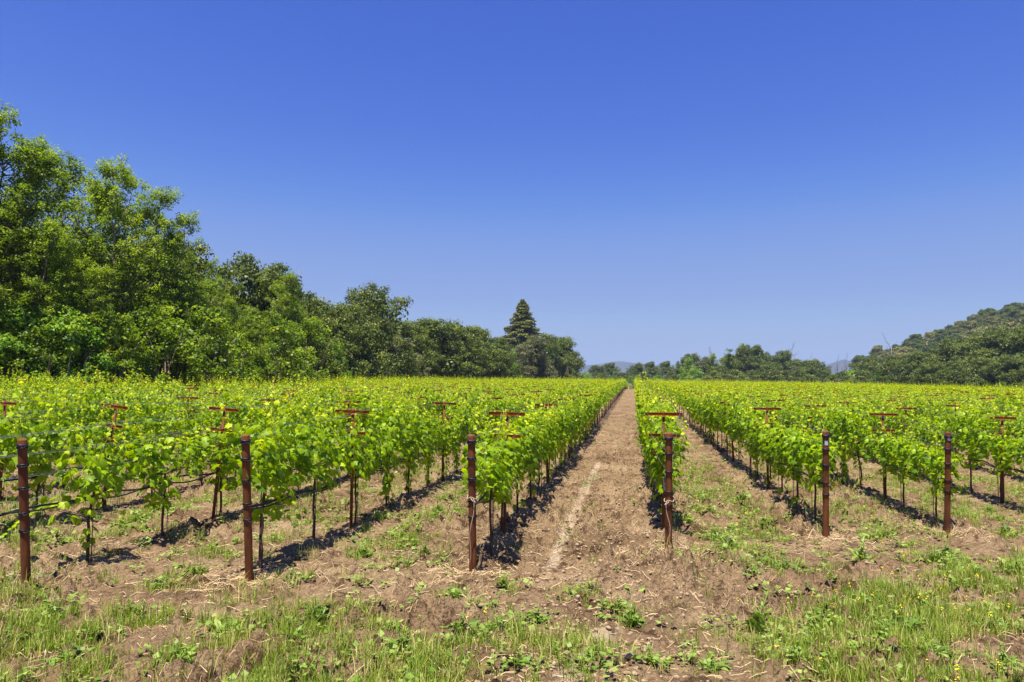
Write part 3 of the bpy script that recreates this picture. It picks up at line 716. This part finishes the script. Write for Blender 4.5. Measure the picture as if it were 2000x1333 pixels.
DESC = {'locust': ('tall feathery bright green tree', 'tree', 'locust_tree'), 'lime': ('lime green bush', 'bush', 'bush'), 'locshrub': ('leafy mid green bush', 'bush', 'bush'),
        'oak': ('dark rounded oak', 'tree', 'oak_tree'), 'grey': ('grey-green rounded tree', 'tree', 'willow_tree'), 'greyshrub': ('grey-green bush', 'bush', 'bush'),
        'oakshrub': ('dark green bush', 'bush', 'bush'), 'oakfar': ('small dark oak', 'tree', 'oak_tree'), 'dead': ('bare dead tree', 'tree', 'dead_tree')}
def put_tree(kind, x, y, z, H, wf, rng):
    lib = LIB[kind]; tm, cm = lib[rng.integers(len(lib))]; s = H/BASEH[kind]
    o = thing(DESC[kind][2], (x, y, z), rng.uniform(0, 2*PI)); o.scale = (s*wf, s*wf, s)
    obj('trunk', tm, o); obj('crown' if kind != 'dead' else 'branches', cm, o)
    return o
def tree_h(px, d, top):                       # ground point and height of a tree whose top shows at (px, top)
    x, y = at_depth(px, d); z = float(gz(x, y)); hy = 770+.008*(px-1000)
    return x, y, z, EYE + (hy-top)*d/F - z
rng = np.random.default_rng(2024)
T = []  # (kind, px, depth, top_y, width factor, belt)
A_ = 'left tree belt'; B_ = 'far tree line'; D_ = 'right tree line'
T += [('locust', px, d, t_, wf, A_) for px, d, t_, wf in [(-190, 31, 250, 1), (-85, 32, 225, 1.0), (12, 33, 200, .7), (100, 36, 265, .95), (185, 37, 288, .8), (250, 40, 330, .8), (315, 42, 392, .8),
     (425, 49, 498, .75), (555, 57, 535, .8), (360, 44, 560, .8), (480, 47, 585, .9), (45, 32, 420, .9), (150, 34, 500, 1.0), (590, 60, 600, .8)]]
T += [('oak', px, d, t_, wf, A_) for px, d, t_, wf in [(345, 50, 462, .75), (500, 60, 497, .8), (540, 66, 540, .9), (625, 72, 575, .9), (665, 76, 590, .9), (725, 84, 556, .75), (690, 82, 585, .8),
     (790, 102, 622, 1.1), (835, 106, 618, 1.1), (880, 114, 630, 1.1), (925, 124, 634, 1.1), (960, 136, 658, 1.1), (740, 92, 640, 1), (430, 60, 560, 1), (290, 52, 480, 1), (200, 48, 500, 1), (80, 44, 450, 1.1), (-20, 42, 400, 1.1)]]
T += [('grey', px, d, t_, wf, A_) for px, d, t_, wf in [(768, 90, 655, .9), (860, 110, 668, .8), (1035, 160, 655, .9), (640, 70, 668, .8)]]
T += [('oak', px, d, t_, wf, A_) for px, d, t_, wf in [(1000, 168, 678, 1), (1065, 178, 650, .85), (1095, 184, 655, .9), (1112, 190, 690, .9), (1020, 170, 690, 1)]]
T += [('lime', px, d, t_, wf, A_) for px, d, t_, wf in [(10, 31, 590, 1.1), (110, 32, 585, 1.0), (165, 33, 640, 1), (1000, 150, 682, .45), (1012, 150, 722, .8), (1143, 205, 725, .7), (1200, 240, 724, .6), (1232, 215, 734, .8), (1246, 222, 732, .9), (655, 68, 680, .7), (735, 84, 705, .5), (255, 37, 660, .8), (470, 47, 650, .9)]]
T += [('locshrub', px, d, t_, wf, A_) for px, d, t_, wf in [(-60, 30, 610, 1.1), (60, 31, 640, 1), (210, 34, 600, 1), (310, 37, 590, 1.1), (400, 41, 600, 1.1), (440, 43, 640, 1), (520, 48, 610, 1.1), (560, 52, 630, 1), (600, 58, 620, 1), (350, 40, 670, 1), (280, 36, 675, 1)]]
T += [('greyshrub', px, d, t_, wf, A_) for px, d, t_, wf in [(700, 78, 665, 1.2), (755, 86, 672, 1.2), (810, 96, 690, 1.1), (905, 116, 690, 1.1), (940, 124, 685, 1), (1060, 165, 700, 1.2)]]
T += [('oakshrub', px, d, t_, wf, A_) for px, d, t_, wf in [(620, 66, 660, 1.1), (680, 74, 690, 1.1), (780, 92, 690, 1.2), (850, 104, 690, 1.2), (880, 112, 690, 1.2), (970, 136, 695, 1.2), (1090, 178, 700, 1.2), (1040, 162, 705, 1.1), (120, 33, 690, 1.2), (20, 31, 700, 1.2), (230, 36, 690, 1.2), (330, 39, 700, 1.1), (420, 43, 700, 1.1), (500, 48, 700, 1.1), (570, 56, 690, 1.1)]]
T += [('oak', px, d, t_, wf, B_) for px, d, t_, wf in [(1165, 290, 712, 1.0), (1190, 300, 708, 1.1), (1215, 330, 726, 1.1), (1245, 280, 708, 1), (1270, 285, 706, 1.0), (1300, 290, 705, 1.0), (1325, 290, 718, 1.0),
     (1350, 250, 690, .9), (1452, 232, 673, .6), (1478, 235, 674, .9), (1500, 238, 700, 1), (1530, 232, 684, .8), (1505, 225, 705, 1.0), (1560, 235, 700, 1), (1410, 232, 712, 1), (1595, 225, 700, .9), (1580, 215, 715, .9)]]
T += [('grey', px, d, t_, wf, B_) for px, d, t_, wf in [(1375, 245, 697, 1), (1430, 240, 690, .9), (1550, 228, 715, 1), (1645, 225, 722, 1)]]
T += [('locust', px, d, t_, wf, B_) for px, d, t_, wf in [(1398, 240, 688, 1.0), (1422, 236, 680, 1.0), (1455, 240, 668, .8)]]
T += [('lime', px, d, t_, wf, B_) for px, d, t_, wf in [(1346, 235, 697, .8), (1358, 225, 716, 1.2), (1150, 270, 728, 1), (1285, 225, 732, 1.4), (1722, 175, 722, .9), (1668, 215, 718, 1.3)]]
T += [('oakshrub', px, d, t_, wf, B_) for px, d, t_, wf in [(1230, 260, 728, 1.5), (1260, 250, 726, 1.6), (1310, 250, 726, 1.6), (1400, 215, 724, 1.6), (1440, 215, 722, 1.6), (1480, 212, 720, 1.6), (1520, 212, 720, 1.6), (1565, 210, 722, 1.6), (1610, 215, 725, 1.4), (1640, 210, 728, 1.6), (1690, 200, 724, 1.4), (1180, 280, 728, 2)]]
T += [('oak', px, d, t_, wf, D_) for px, d, t_, wf in [(1692, 205, 697, .8), (1712, 200, 706, .9), (1750, 172, 693, .9), (1785, 165, 690, .9), (1808, 160, 683, .9), (1838, 160, 680, .9), (1868, 155, 660, .9), (1905, 152, 655, .9), (1945, 150, 645, .9), (1985, 146, 640, .9), (2030, 142, 628, .9), (2080, 138, 620, 1), (1770, 160, 712, 1), (1825, 150, 708, 1), (1880, 145, 700, 1), (1930, 140, 695, 1), (1975, 136, 690, 1), (2020, 134, 690, 1), (2140, 136, 620, 1)]]
T += [('grey', px, d, t_, wf, D_) for px, d, t_, wf in [(1960, 175, 628, 1), (2000, 178, 618, 1)]]
T += [('dead', px, d, t_, wf, B_) for px, d, t_, wf in [(1389, 245, 677, .8), (1545, 240, 670, 1.2), (1535, 242, 675, .8), (1580, 240, 690, .7), (1625, 225, 703, .8), (1637, 225, 693, .6), (1655, 222, 692, .9), (1748, 180, 655, .9)]]
T.sort(key=lambda t_: t_[1])
cnt = {}
for kind, px, d, top, wf, belt in T:
    x, y, z, H = tree_h(px, d, top)
    if H < 1.5: H = 1.5
    o = put_tree(kind, x, y, z, H, wf, rng)
    de, cat, nm = DESC[kind]; key = (de, belt); cnt[key] = cnt.get(key, 0)+1
    tag(o, f'{de}, {ordn(cnt[key])} such from the left in the {belt}', cat, f'{cat}s of the {belt}')
tm, cm = redwood(); x, y, z, H = tree_h(1020, 195, 580)
o = thing('redwood_tree', (x, y, z)); o.scale = (H/28,)*3; obj('trunk', tm, o); obj('crown', cm, o)
tag(o, 'tall pointed conifer rising alone above the oaks at the end of the left belt', 'tree')

# ------------------------------------------------------------------ hill and mountains
def ridge(name, pts, d0, depth_front, depth_back, m, label, amp, scale, seed, nx=160, ny=50, ground=True):
    pxs = np.linspace(pts[0][0], pts[-1][0], nx); tops = np.interp(pxs, [p[0] for p in pts], [p[1] for p in pts])
    v = np.zeros((nx, ny, 3))
    for a in range(nx):
        px = pxs[a]; hy = 770+.008*(px-1000); Ht = EYE+(hy-tops[a])*d0/F
        for b in range(ny):
            s = b/(ny-1)*2-1
            dd = d0+(s*depth_front if s < 0 else s*depth_back)
            x, y = at_depth(px, dd); base = 5.0
            prof = math.cos(s*PI/2)**1.3 if abs(s) < 1 else 0
            v[a, b] = (x, y, base-3+(Ht-base+3)*prof)
    nz = fbm(v[:, :, 0]*scale, v[:, :, 1]*scale, seed, 5)-.5
    s = np.abs(np.linspace(-1, 1, ny))[None]
    v[:, :, 2] += amp*nz*(1-s**4)
    mb = MB(); i = np.arange(nx-1)[:, None]*ny; k = np.arange(ny-1)[None]
    f = np.stack([i+k, i+ny+k, i+ny+k+1, i+k+1], -1).reshape(-1, 4)
    mb.add(v.reshape(-1, 3), f, .5); o = obj(name, mb.mesh(name, m, True)); tag(o, label, name.replace('_', ' '), kind='structure')
    return v
M_HILL = surf_mat('dry_hill_grass', (.24, .20, .06), (.50, .36, .15), .05, .95, .3, bdist=1)
M_MTN = surf_mat('far_mountain', (.025, .04, .045), (.06, .065, .055), .006, .95, .2, bdist=10)
hv = ridge('hill', [(1600, 752), (1640, 740), (1680, 718), (1715, 707), (1760, 690), (1810, 675), (1850, 661), (1900, 644), (1950, 627), (2000, 610), (2100, 592), (2250, 562), (2500, 520)], 470, 200, 300, M_HILL,
           'dry grass hillside dotted with oaks at the right', 9, .02, 5)
ridge('mountain_range', [(-800, 745), (900, 740), (1040, 728), (1110, 716), (1150, 714), (1200, 707), (1225, 709), (1260, 713), (1330, 722), (1450, 738), (1560, 728), (1615, 715), (1650, 704), (1690, 712), (1740, 726), (1900, 740), (2900, 745)],
      3300, 900, 900, M_MTN, 'hazy blue mountains on the horizon', 25, .004, 9, nx=300)
# oaks on the hill: five tiers up the slope
rng = np.random.default_rng(88); nx, ny = hv.shape[:2]; hill = []
pxs = np.linspace(1600, 2500, nx)
for tier, s in enumerate((-.02, -.11, -.20, -.30, -.41, -.52)):
    px = 1692 + rng.uniform(0, 10)
    while px < 2075:
        a = int(np.argmin(abs(pxs-px))); b = int(round((s+rng.uniform(-.03, .03)+1)/2*(ny-1))); p = hv[a, b]
        if p[2] > 4 and fbm(np.array([p[0]*.03]), np.array([p[1]*.03+tier]), 61, 2)[0] < (.66 if tier < 5 else .9): hill.append((tier, px, p))
        px += rng.uniform(7, 13)
cn = {}
for tier, px, p in hill:
    kind = ('oakfar', 'oakfar', 'oakfar', 'greyfar')[rng.integers(4)]; H = rng.uniform(3.2, 7.6)
    lib = LIB[kind]; tm, cm = lib[rng.integers(len(lib))]; s = H/10
    o = thing('oak_tree', (p[0]+rng.normal(0, 3), p[1], p[2]-.8), rng.uniform(0, 6)); o.scale = (s*1.15, s*1.15, s)
    obj('trunk', tm, o); obj('crown', cm, o)
    cn[tier] = cn.get(tier, 0)+1
    tag(o, f'small round oak on the hill, {ordn(cn[tier])} from left in the {ordn(tier+1)} tier below the crest', 'tree', 'oaks scattered over the hillside')

# ------------------------------------------------------------------ ground plants
WPX = [(740, 1022, 1.7), (715, 1090, 1.5), (785, 1052, 1.1), (885, 1170, 1), (930, 1190, 1), (985, 1150, .9), (1340, 1025, 1.1), (1395, 1052, 1.3), (1420, 1072, 1.3), (1535, 1118, 1.2), (1640, 995, 1.1), (1700, 1052, .9),
       (1722, 1045, .9), (1830, 1102, 1.8), (1850, 1090, 1.6), (1905, 1125, 1), (1965, 1050, 1.6), (1620, 1235, 1.3), (1745, 1228, 1.2), (1480, 1228, 1.3), (1390, 1295, 1.1), (1935, 1225, 1.2), (1205, 1200, 1.1), (1240, 1215, 1),
       (1050, 1215, 1.1), (785, 1290, 1.2), (900, 1245, 1.1), (965, 1235, 1), (100, 1205, 1.2), (130, 1285, 1.3), (395, 1120, .9), (310, 1145, .7), (568, 1145, .7), (270, 1020, 1.5), (240, 1035, 1.3), (300, 1005, 1.4), (20, 1045, 1.4),
       (60, 1065, 1.0), (1150, 1295, .9), (1312, 1095, .9), (1685, 1108, 1.2), (1560, 1305, 1.1), (1820, 1290, 1), (1010, 1305, 1.1), (440, 1240, 1.1), (855, 1010, 1.1), (830, 1080, .9), (870, 985, 1.2), (1360, 975, 1.1), (1420, 960, 1.1),
       (1450, 1000, 1.2), (1385, 1005, 1.1), (1500, 1030, 1.1), (1880, 1010, 1.3), (1930, 1000, 1.3), (1985, 1120, 1.3), (700, 1205, .8), (620, 1230, .9), (1130, 1175, .8), (1275, 1290, .8), (1700, 1290, 1.1), (1960, 1310, 1.2)]
def green_density(x, y):
    px, py, d = project(np.stack([x, y, 0*x], 1))
    n = fbm(x*.8, y*.8, 91, 3); n2 = fbm(x*2.5, y*2.5, 95, 2)
    edge = np.interp(x, [-9, -6, -3.9, -1.8, .45, 2.6, 4.8, 7], [6.6, 6.7, 6.5, 6.0, 6.6, 8.4, 10.2, 11.6])      # headland edge
    head = 1-sstep(-.8, .3, y-edge+1.2*(n-.5)*2)
    right = sstep(.2, 2.2, x-.0)
    n3 = fbm(x*6, y*6, 97, 2)
    cen = np.exp(-((x+.2)/1.1)**2); g = head*(.70+.30*right)*(1-.5*cen)*sstep(.44, .56, n*.40+n2*.35+n3*.25+.03*right)
    alley = 1-head
    rx = (x+1.675)/ROWGAP; ii = np.floor(rx); fr = rx-ii           # 0 = just right of a row, alley index
    path = (ii == 0)                                               # alley between row 3 and row 4
    strip = np.exp(-((fr-.5)/.30)**2)
    al = alley*strip*np.where(path, .03, np.where(ii == 1, 1.3, np.where(ii >= 3, 1.3, .7)))*sstep(.34, .56, n2)
    al *= np.where(y > edge+.8, 1, .35)
    bare = (y < 7.2) & (y > 5.7) & (x < 1.0)
    base = .05*sstep(.45, .6, n2)*np.where(path & (alley > .5), .2, 1)
    return np.clip(g+al+base, 0, 1)*np.where(bare, .3, 1), head
def sample(n, ymax, rng, fn, ymin=2.2):
    out = []
    while sum(len(o) for o in out) < n:
        d = ymin+(ymax-ymin)*rng.random(40000)**1.15; th = rng.uniform(R(-32), R(50), 40000)
        x = -d*np.tan(th*1.0)*1.0; y = d
        x = rng.uniform(-1.1, .62, 40000)*d - .2; k = rng.random(40000) < fn(x, y)
        out.append(np.stack([x[k], y[k]], 1))
    return np.concatenate(out)[:n]
def build_grass():
    r = np.random.default_rng(404)
    def dens(x, y):
        g, h = green_density(x, y); return g*(.35+.65*h)
    pts = sample(7600, 19, r, dens)
    near = np.array([[at(px, py).x, at(px, py).y] for px, py, _ in WPX]); near = np.repeat(near, 4, 0)+r.normal(0, .14, (len(near)*4, 2)); pts = np.concatenate([pts, near])
    mb = MB(); nb = 26
    P = np.repeat(pts, nb, 0); N = len(P); tz = np.repeat(r.uniform(.55, 1.25, len(pts)), nb); dry = np.repeat(r.random(len(pts)), nb)
    P = P + r.normal(0, 1, (N, 2))*np.repeat(r.uniform(.02, .09, len(pts)), nb)[:, None]; z = gh(P[:, 0], P[:, 1])-.01
    L = r.uniform(.03, .18, N)*tz; a = r.uniform(0, 2*PI, N); bend = r.uniform(.1, .75, N)*L; wdt = r.uniform(.0016, .0036, N)
    dx, dy = np.cos(a), np.sin(a); sx, sy = -dy*wdt, dx*wdt
    def pt(f, s, wf): return np.stack([P[:, 0]+dx*bend*f*f+sx*s*wf, P[:, 1]+dy*bend*f*f+sy*s*wf, z+L*f*(1-.25*f*bend/L)], 1)
    v = np.stack([pt(0, -1, 1), pt(0, 1, 1), pt(.55, -1, .8), pt(.55, 1, .8), pt(1, 0, 0)], 1).reshape(-1, 3)
    b = np.arange(N)*5
    ti = np.repeat(np.clip(.22+.68*dry**1.4+r.normal(0, .16, N), 0, 1), 5)
    mb.v.append(v); mb.t.append(ti); mb.n = len(v)
    f1 = np.stack([b, b+1, b+3, b+2], 1); f2 = np.stack([b+2, b+3, b+4], 1)
    mb.f = [f1, f2]; mb.m = [np.zeros(len(f1)), np.zeros(len(f2))]
    o = obj('grass', mb.mesh('grass', M_GRASS)); tag(o, 'tufts of green and drying grass on the headland soil', 'grass', kind='stuff')
def build_cover():
    r = np.random.default_rng(505)
    def dens(x, y):
        g, h = green_density(x, y); return g*(1-.45*h)
    pts = sample(7500, 34, r, dens, 2.4)
    near = np.array([[at(px, py).x, at(px, py).y] for px, py, _ in WPX]); near = np.repeat(near, 8, 0)+r.normal(0, .13, (len(near)*8, 2))
    pts = np.concatenate([pts, near])
    mb = MB(); nl = 9; P = np.repeat(pts, nl, 0); N = len(P); sz = np.repeat(r.uniform(.5, 1.4, len(pts)), nl)
    a = r.uniform(0, 2*PI, N); o_ = r.uniform(.0, .06, N)*sz
    x = P[:, 0]+np.cos(a)*o_; y = P[:, 1]+np.sin(a)*o_; z = gh(P[:, 0], P[:, 1])+r.uniform(.0, .07, N)*sz
    AL = np.stack([np.cos(a), np.sin(a), r.uniform(-.1, .9, N)], 1); NN = np.stack([-.3*np.cos(a), -.3*np.sin(a), np.ones(N)], 1)+r.normal(0, .25, (N, 3))
    scatter(mb, DLEAF, np.stack([x, y, z], 1), NN, r.uniform(.02, .055, N)*sz, np.clip(.5+r.normal(0, .18, N), 0, 1), r, along=AL)
    o = obj('ground_cover', mb.mesh('ground_cover', M_WEED)); tag(o, 'low leafy weeds spreading over the alleys between rows', 'weeds', kind='stuff')
    # small yellow flowers on thin stems, too many and small to count
    fl = sample(260, 22, r, lambda x, y: green_density(x, y)[0]*sstep(0, 5, x+2), 2.6)
    mb = MB()
    for q in fl:
        z = float(gh(q[0], q[1])); h = r.uniform(.10, .26); s = r.normal(0, .03, 2)
        tube(mb, [(q[0], q[1], z), (q[0]+s[0], q[1]+s[1], z+h)], .0017, 3, .4, 1)
        n = 7; an = r.uniform(0, 2*PI, n)
        scatter(mb, DLEAF, np.stack([q[0]+s[0]+.008*np.cos(an), q[1]+s[1]+.008*np.sin(an), z+h+r.uniform(-.03, .01, n)], 1), np.stack([np.cos(an)*.4, np.sin(an)*.4, 1+0*an], 1), .014, .5, r)
    o = obj('yellow_flowers', mb.mesh('yellow_flowers', [M_FLOWER, M_WEED])); tag(o, 'tiny yellow flowers dotted among the weeds', 'flowers', kind='stuff')
def build_straw():
    r = np.random.default_rng(606); P = []
    for i in range(1, 8):
        y0 = post_y[i]; n = 420 if i <= 6 else 200
        P.append(np.stack([row_x(i)+r.normal(0, .28, n), y0+r.normal(0, .26, n)], 1))
        n = 500; P.append(np.stack([row_x(i)+r.normal(0, .20, n), y0+r.random(n)**1.3*16], 1))
    q_ = 11000; yy_ = 2.5+12*r.random(q_)**1.2; P.append(np.stack([r.uniform(-1.1, .65, q_)*yy_, yy_], 1))
    P = np.concatenate(P); N = len(P); L = r.uniform(.03, .16, N); a = r.uniform(0, 2*PI, N); w_ = r.uniform(.0008, .0020, N); cv = r.normal(0, .3, N)
    v = []
    for f in (-1, 0, 1):
        ang = a+cv*f; cx = P[:, 0]+np.cos(ang)*L*.5*f; cy_ = P[:, 1]+np.sin(ang)*L*.5*f
        z = gh(cx, cy_)+.008+(.018*r.random(N))*(1 if f == 0 else r.random(N)*1.6)
        for s in (-1, 1): v.append(np.stack([cx-np.sin(ang)*w_*s, cy_+np.cos(ang)*w_*s, z+.0015*s], 1))
    v = np.stack(v, 1).reshape(-1, 3); b = np.arange(N)*6
    mb = MB(); f = np.concatenate([np.stack([b, b+1, b+3, b+2], 1), np.stack([b+2, b+3, b+5, b+4], 1)])
    mb.add(v, f, np.repeat(np.clip(.45+r.normal(0, .2, N), 0, 1), 6))
    o = obj('dry_straw', mb.mesh('dry_straw', M_STRAW)); tag(o, 'dry straw strewn over the soil and round the post feet', 'straw', kind='stuff')
def build_clods():
    r = np.random.default_rng(707)
    import bmesh
    bm = bmesh.new(); bmesh.ops.create_icosphere(bm, subdivisions=1, radius=1); V = np.array([v.co[:] for v in bm.verts]); Fc = np.array([[v.index for v in f.verts] for f in bm.faces]); bm.free()
    n1 = 9000; x = np.concatenate([-.35+r.normal(0, .5, n1), r.uniform(-8, 7, 3600)]); y = np.concatenate([3.5+r.random(n1)**1.3*34, 3+10*r.random(3600)])
    N = len(x); sz = .006+.020*r.random(N)**3.2
    sc = sz[:, None]*r.uniform(.6, 1.3, (N, 3)); sc[:, 2] *= .75
    M_CLOD = surf_mat('clod_soil', (.22, .15, .09), (.40, .29, .19), 40, .95, .5)
    v = V[None]*(1+.17*r.normal(0, 1, (N, len(V), 1)))*sc[:, None]
    a = r.uniform(0, 2*PI, N); c, s = np.cos(a)[:, None], np.sin(a)[:, None]
    v = np.stack([v[..., 0]*c-v[..., 1]*s, v[..., 0]*s+v[..., 1]*c, v[..., 2]], -1)+np.stack([x, y, gh(x, y)+sz*.15], 1)[:, None]
    f = (Fc[None]+(np.arange(N)*len(V))[:, None, None]).reshape(-1, 3)
    mb = MB(); mb.add(v.reshape(-1, 3), f, 0.0); o = obj('soil_clods', mb.mesh('soil_clods', M_CLOD, False)); tag(o, 'loose clods of dry soil on the tilled ground', 'soil', kind='stuff')
build_grass(); build_cover(); build_straw(); build_clods()

# broad-leaved weeds, each its own thing
def weed_mesh(seed, n=16, L=.22, up=.5):
    r = np.random.default_rng(seed); lf, st = MB(), MB()
    a = np.arange(n)*2.399+r.normal(0, .3, n); el = r.uniform(-.05, 1.1, n)*up; s = np.clip(L*r.uniform(.3, 1.1, n)*(1+.3*np.cos(a-r.uniform(0, 6))), .04, L*1.05)
    D = np.stack([np.cos(a)*np.cos(el), np.sin(a)*np.cos(el), np.sin(el)], 1)
    N = np.stack([-np.cos(a)*np.sin(el), -np.sin(a)*np.sin(el), np.cos(el)], 1)+r.normal(0, .18, (n, 3))
    P = D*.015+r.normal(0, .035, (n, 3))*[1, 1, 0]; P[:, 2] += .01
    scatter(lf, LLEAF, P, N, s, np.clip(.45+r.normal(0, .22, n), 0, 1), r, along=D+r.normal(0, .18, (n, 3)))
    for k in range(3):
        h = L*r.uniform(.6, 1.3)*(.5+up); b = r.normal(0, .04, 2); tube(st, [(0, 0, -.02), (b[0]*.4, b[1]*.4, h*.5), (b[0], b[1], h)], [.004, .003, .002], 4)
        m_ = 5; zz = r.uniform(.3, 1, m_); an = r.uniform(0, 2*PI, m_)
        scatter(lf, LLEAF, np.stack([b[0]*zz, b[1]*zz, h*zz], 1), np.stack([-.3*np.cos(an), -.3*np.sin(an), 1+0*an], 1), L*.38, .55, r, along=np.stack([np.cos(an), np.sin(an), .3+0*an], 1))
    return lf.mesh('leaves', M_WEED, True), st.mesh('stem', M_WEED)
WEEDS = [weed_mesh(900+k, n=random.choice((18, 22, 28)), L=.17, up=u) for k, u in enumerate((.35, .6, .9, .5, .75, 1.1))]
rng = np.random.default_rng(31); wl = {}
pp = {i: (POSTS[i-1]) for i in range(1, 7)}
items = []
for px, py, s in WPX:
    best = min(range(1, 7), key=lambda i: (pp[i][0]-px)**2+(2*(pp[i][1]-py))**2)
    dx, dy = px-pp[best][0], py-pp[best][1]
    side = 'in front of' if dy > 45 and dy*2.2 > abs(dx) else ('left of' if dx < 0 else 'right of')
    items.append((best, side, math.hypot(dx, dy), px, py, s))
items.sort()
for best, side, _, px, py, s in items:
    g = at(px, py); z = float(gh(g.x, g.y)); key = (best, side); wl[key] = wl.get(key, 0)+1
    o = thing('broadleaf_weed', (g.x, g.y, z), rng.uniform(0, 6)); sc = min(s, 1.35)*rng.uniform(.6, .9); o.scale = (sc*rng.uniform(.8, 1.2), sc*rng.uniform(.8, 1.2), sc*rng.uniform(.55, 1.05))
    a_, b_ = WEEDS[rng.integers(len(WEEDS))]; obj('leaves', a_, o); obj('stem', b_, o)
    tag(o, f'broad-leaved weed {side} {POSTNAME[best]}, {ordn(wl[key])} nearest to it', 'weed', 'broad-leaved weeds on the soil')

# ------------------------------------------------------------------ haze
m, t, out = mat('haze'); pv = nd(t, 'ShaderNodeVolumePrincipled'); pv.inputs['Density'].default_value = 1.9e-4; pv.inputs['Color'].default_value = (.50, .66, 1.0, 1); pv.inputs['Anisotropy'].default_value = .2
t.links.new(pv.outputs[0], out.inputs['Volume'])
mb = MB(); box(mb, (0, 600, 125), (16000, 16000, 256)); o = obj('haze', mb.mesh('haze', m)); tag(o, 'thin blue haze over the far hills', 'haze', kind='stuff')
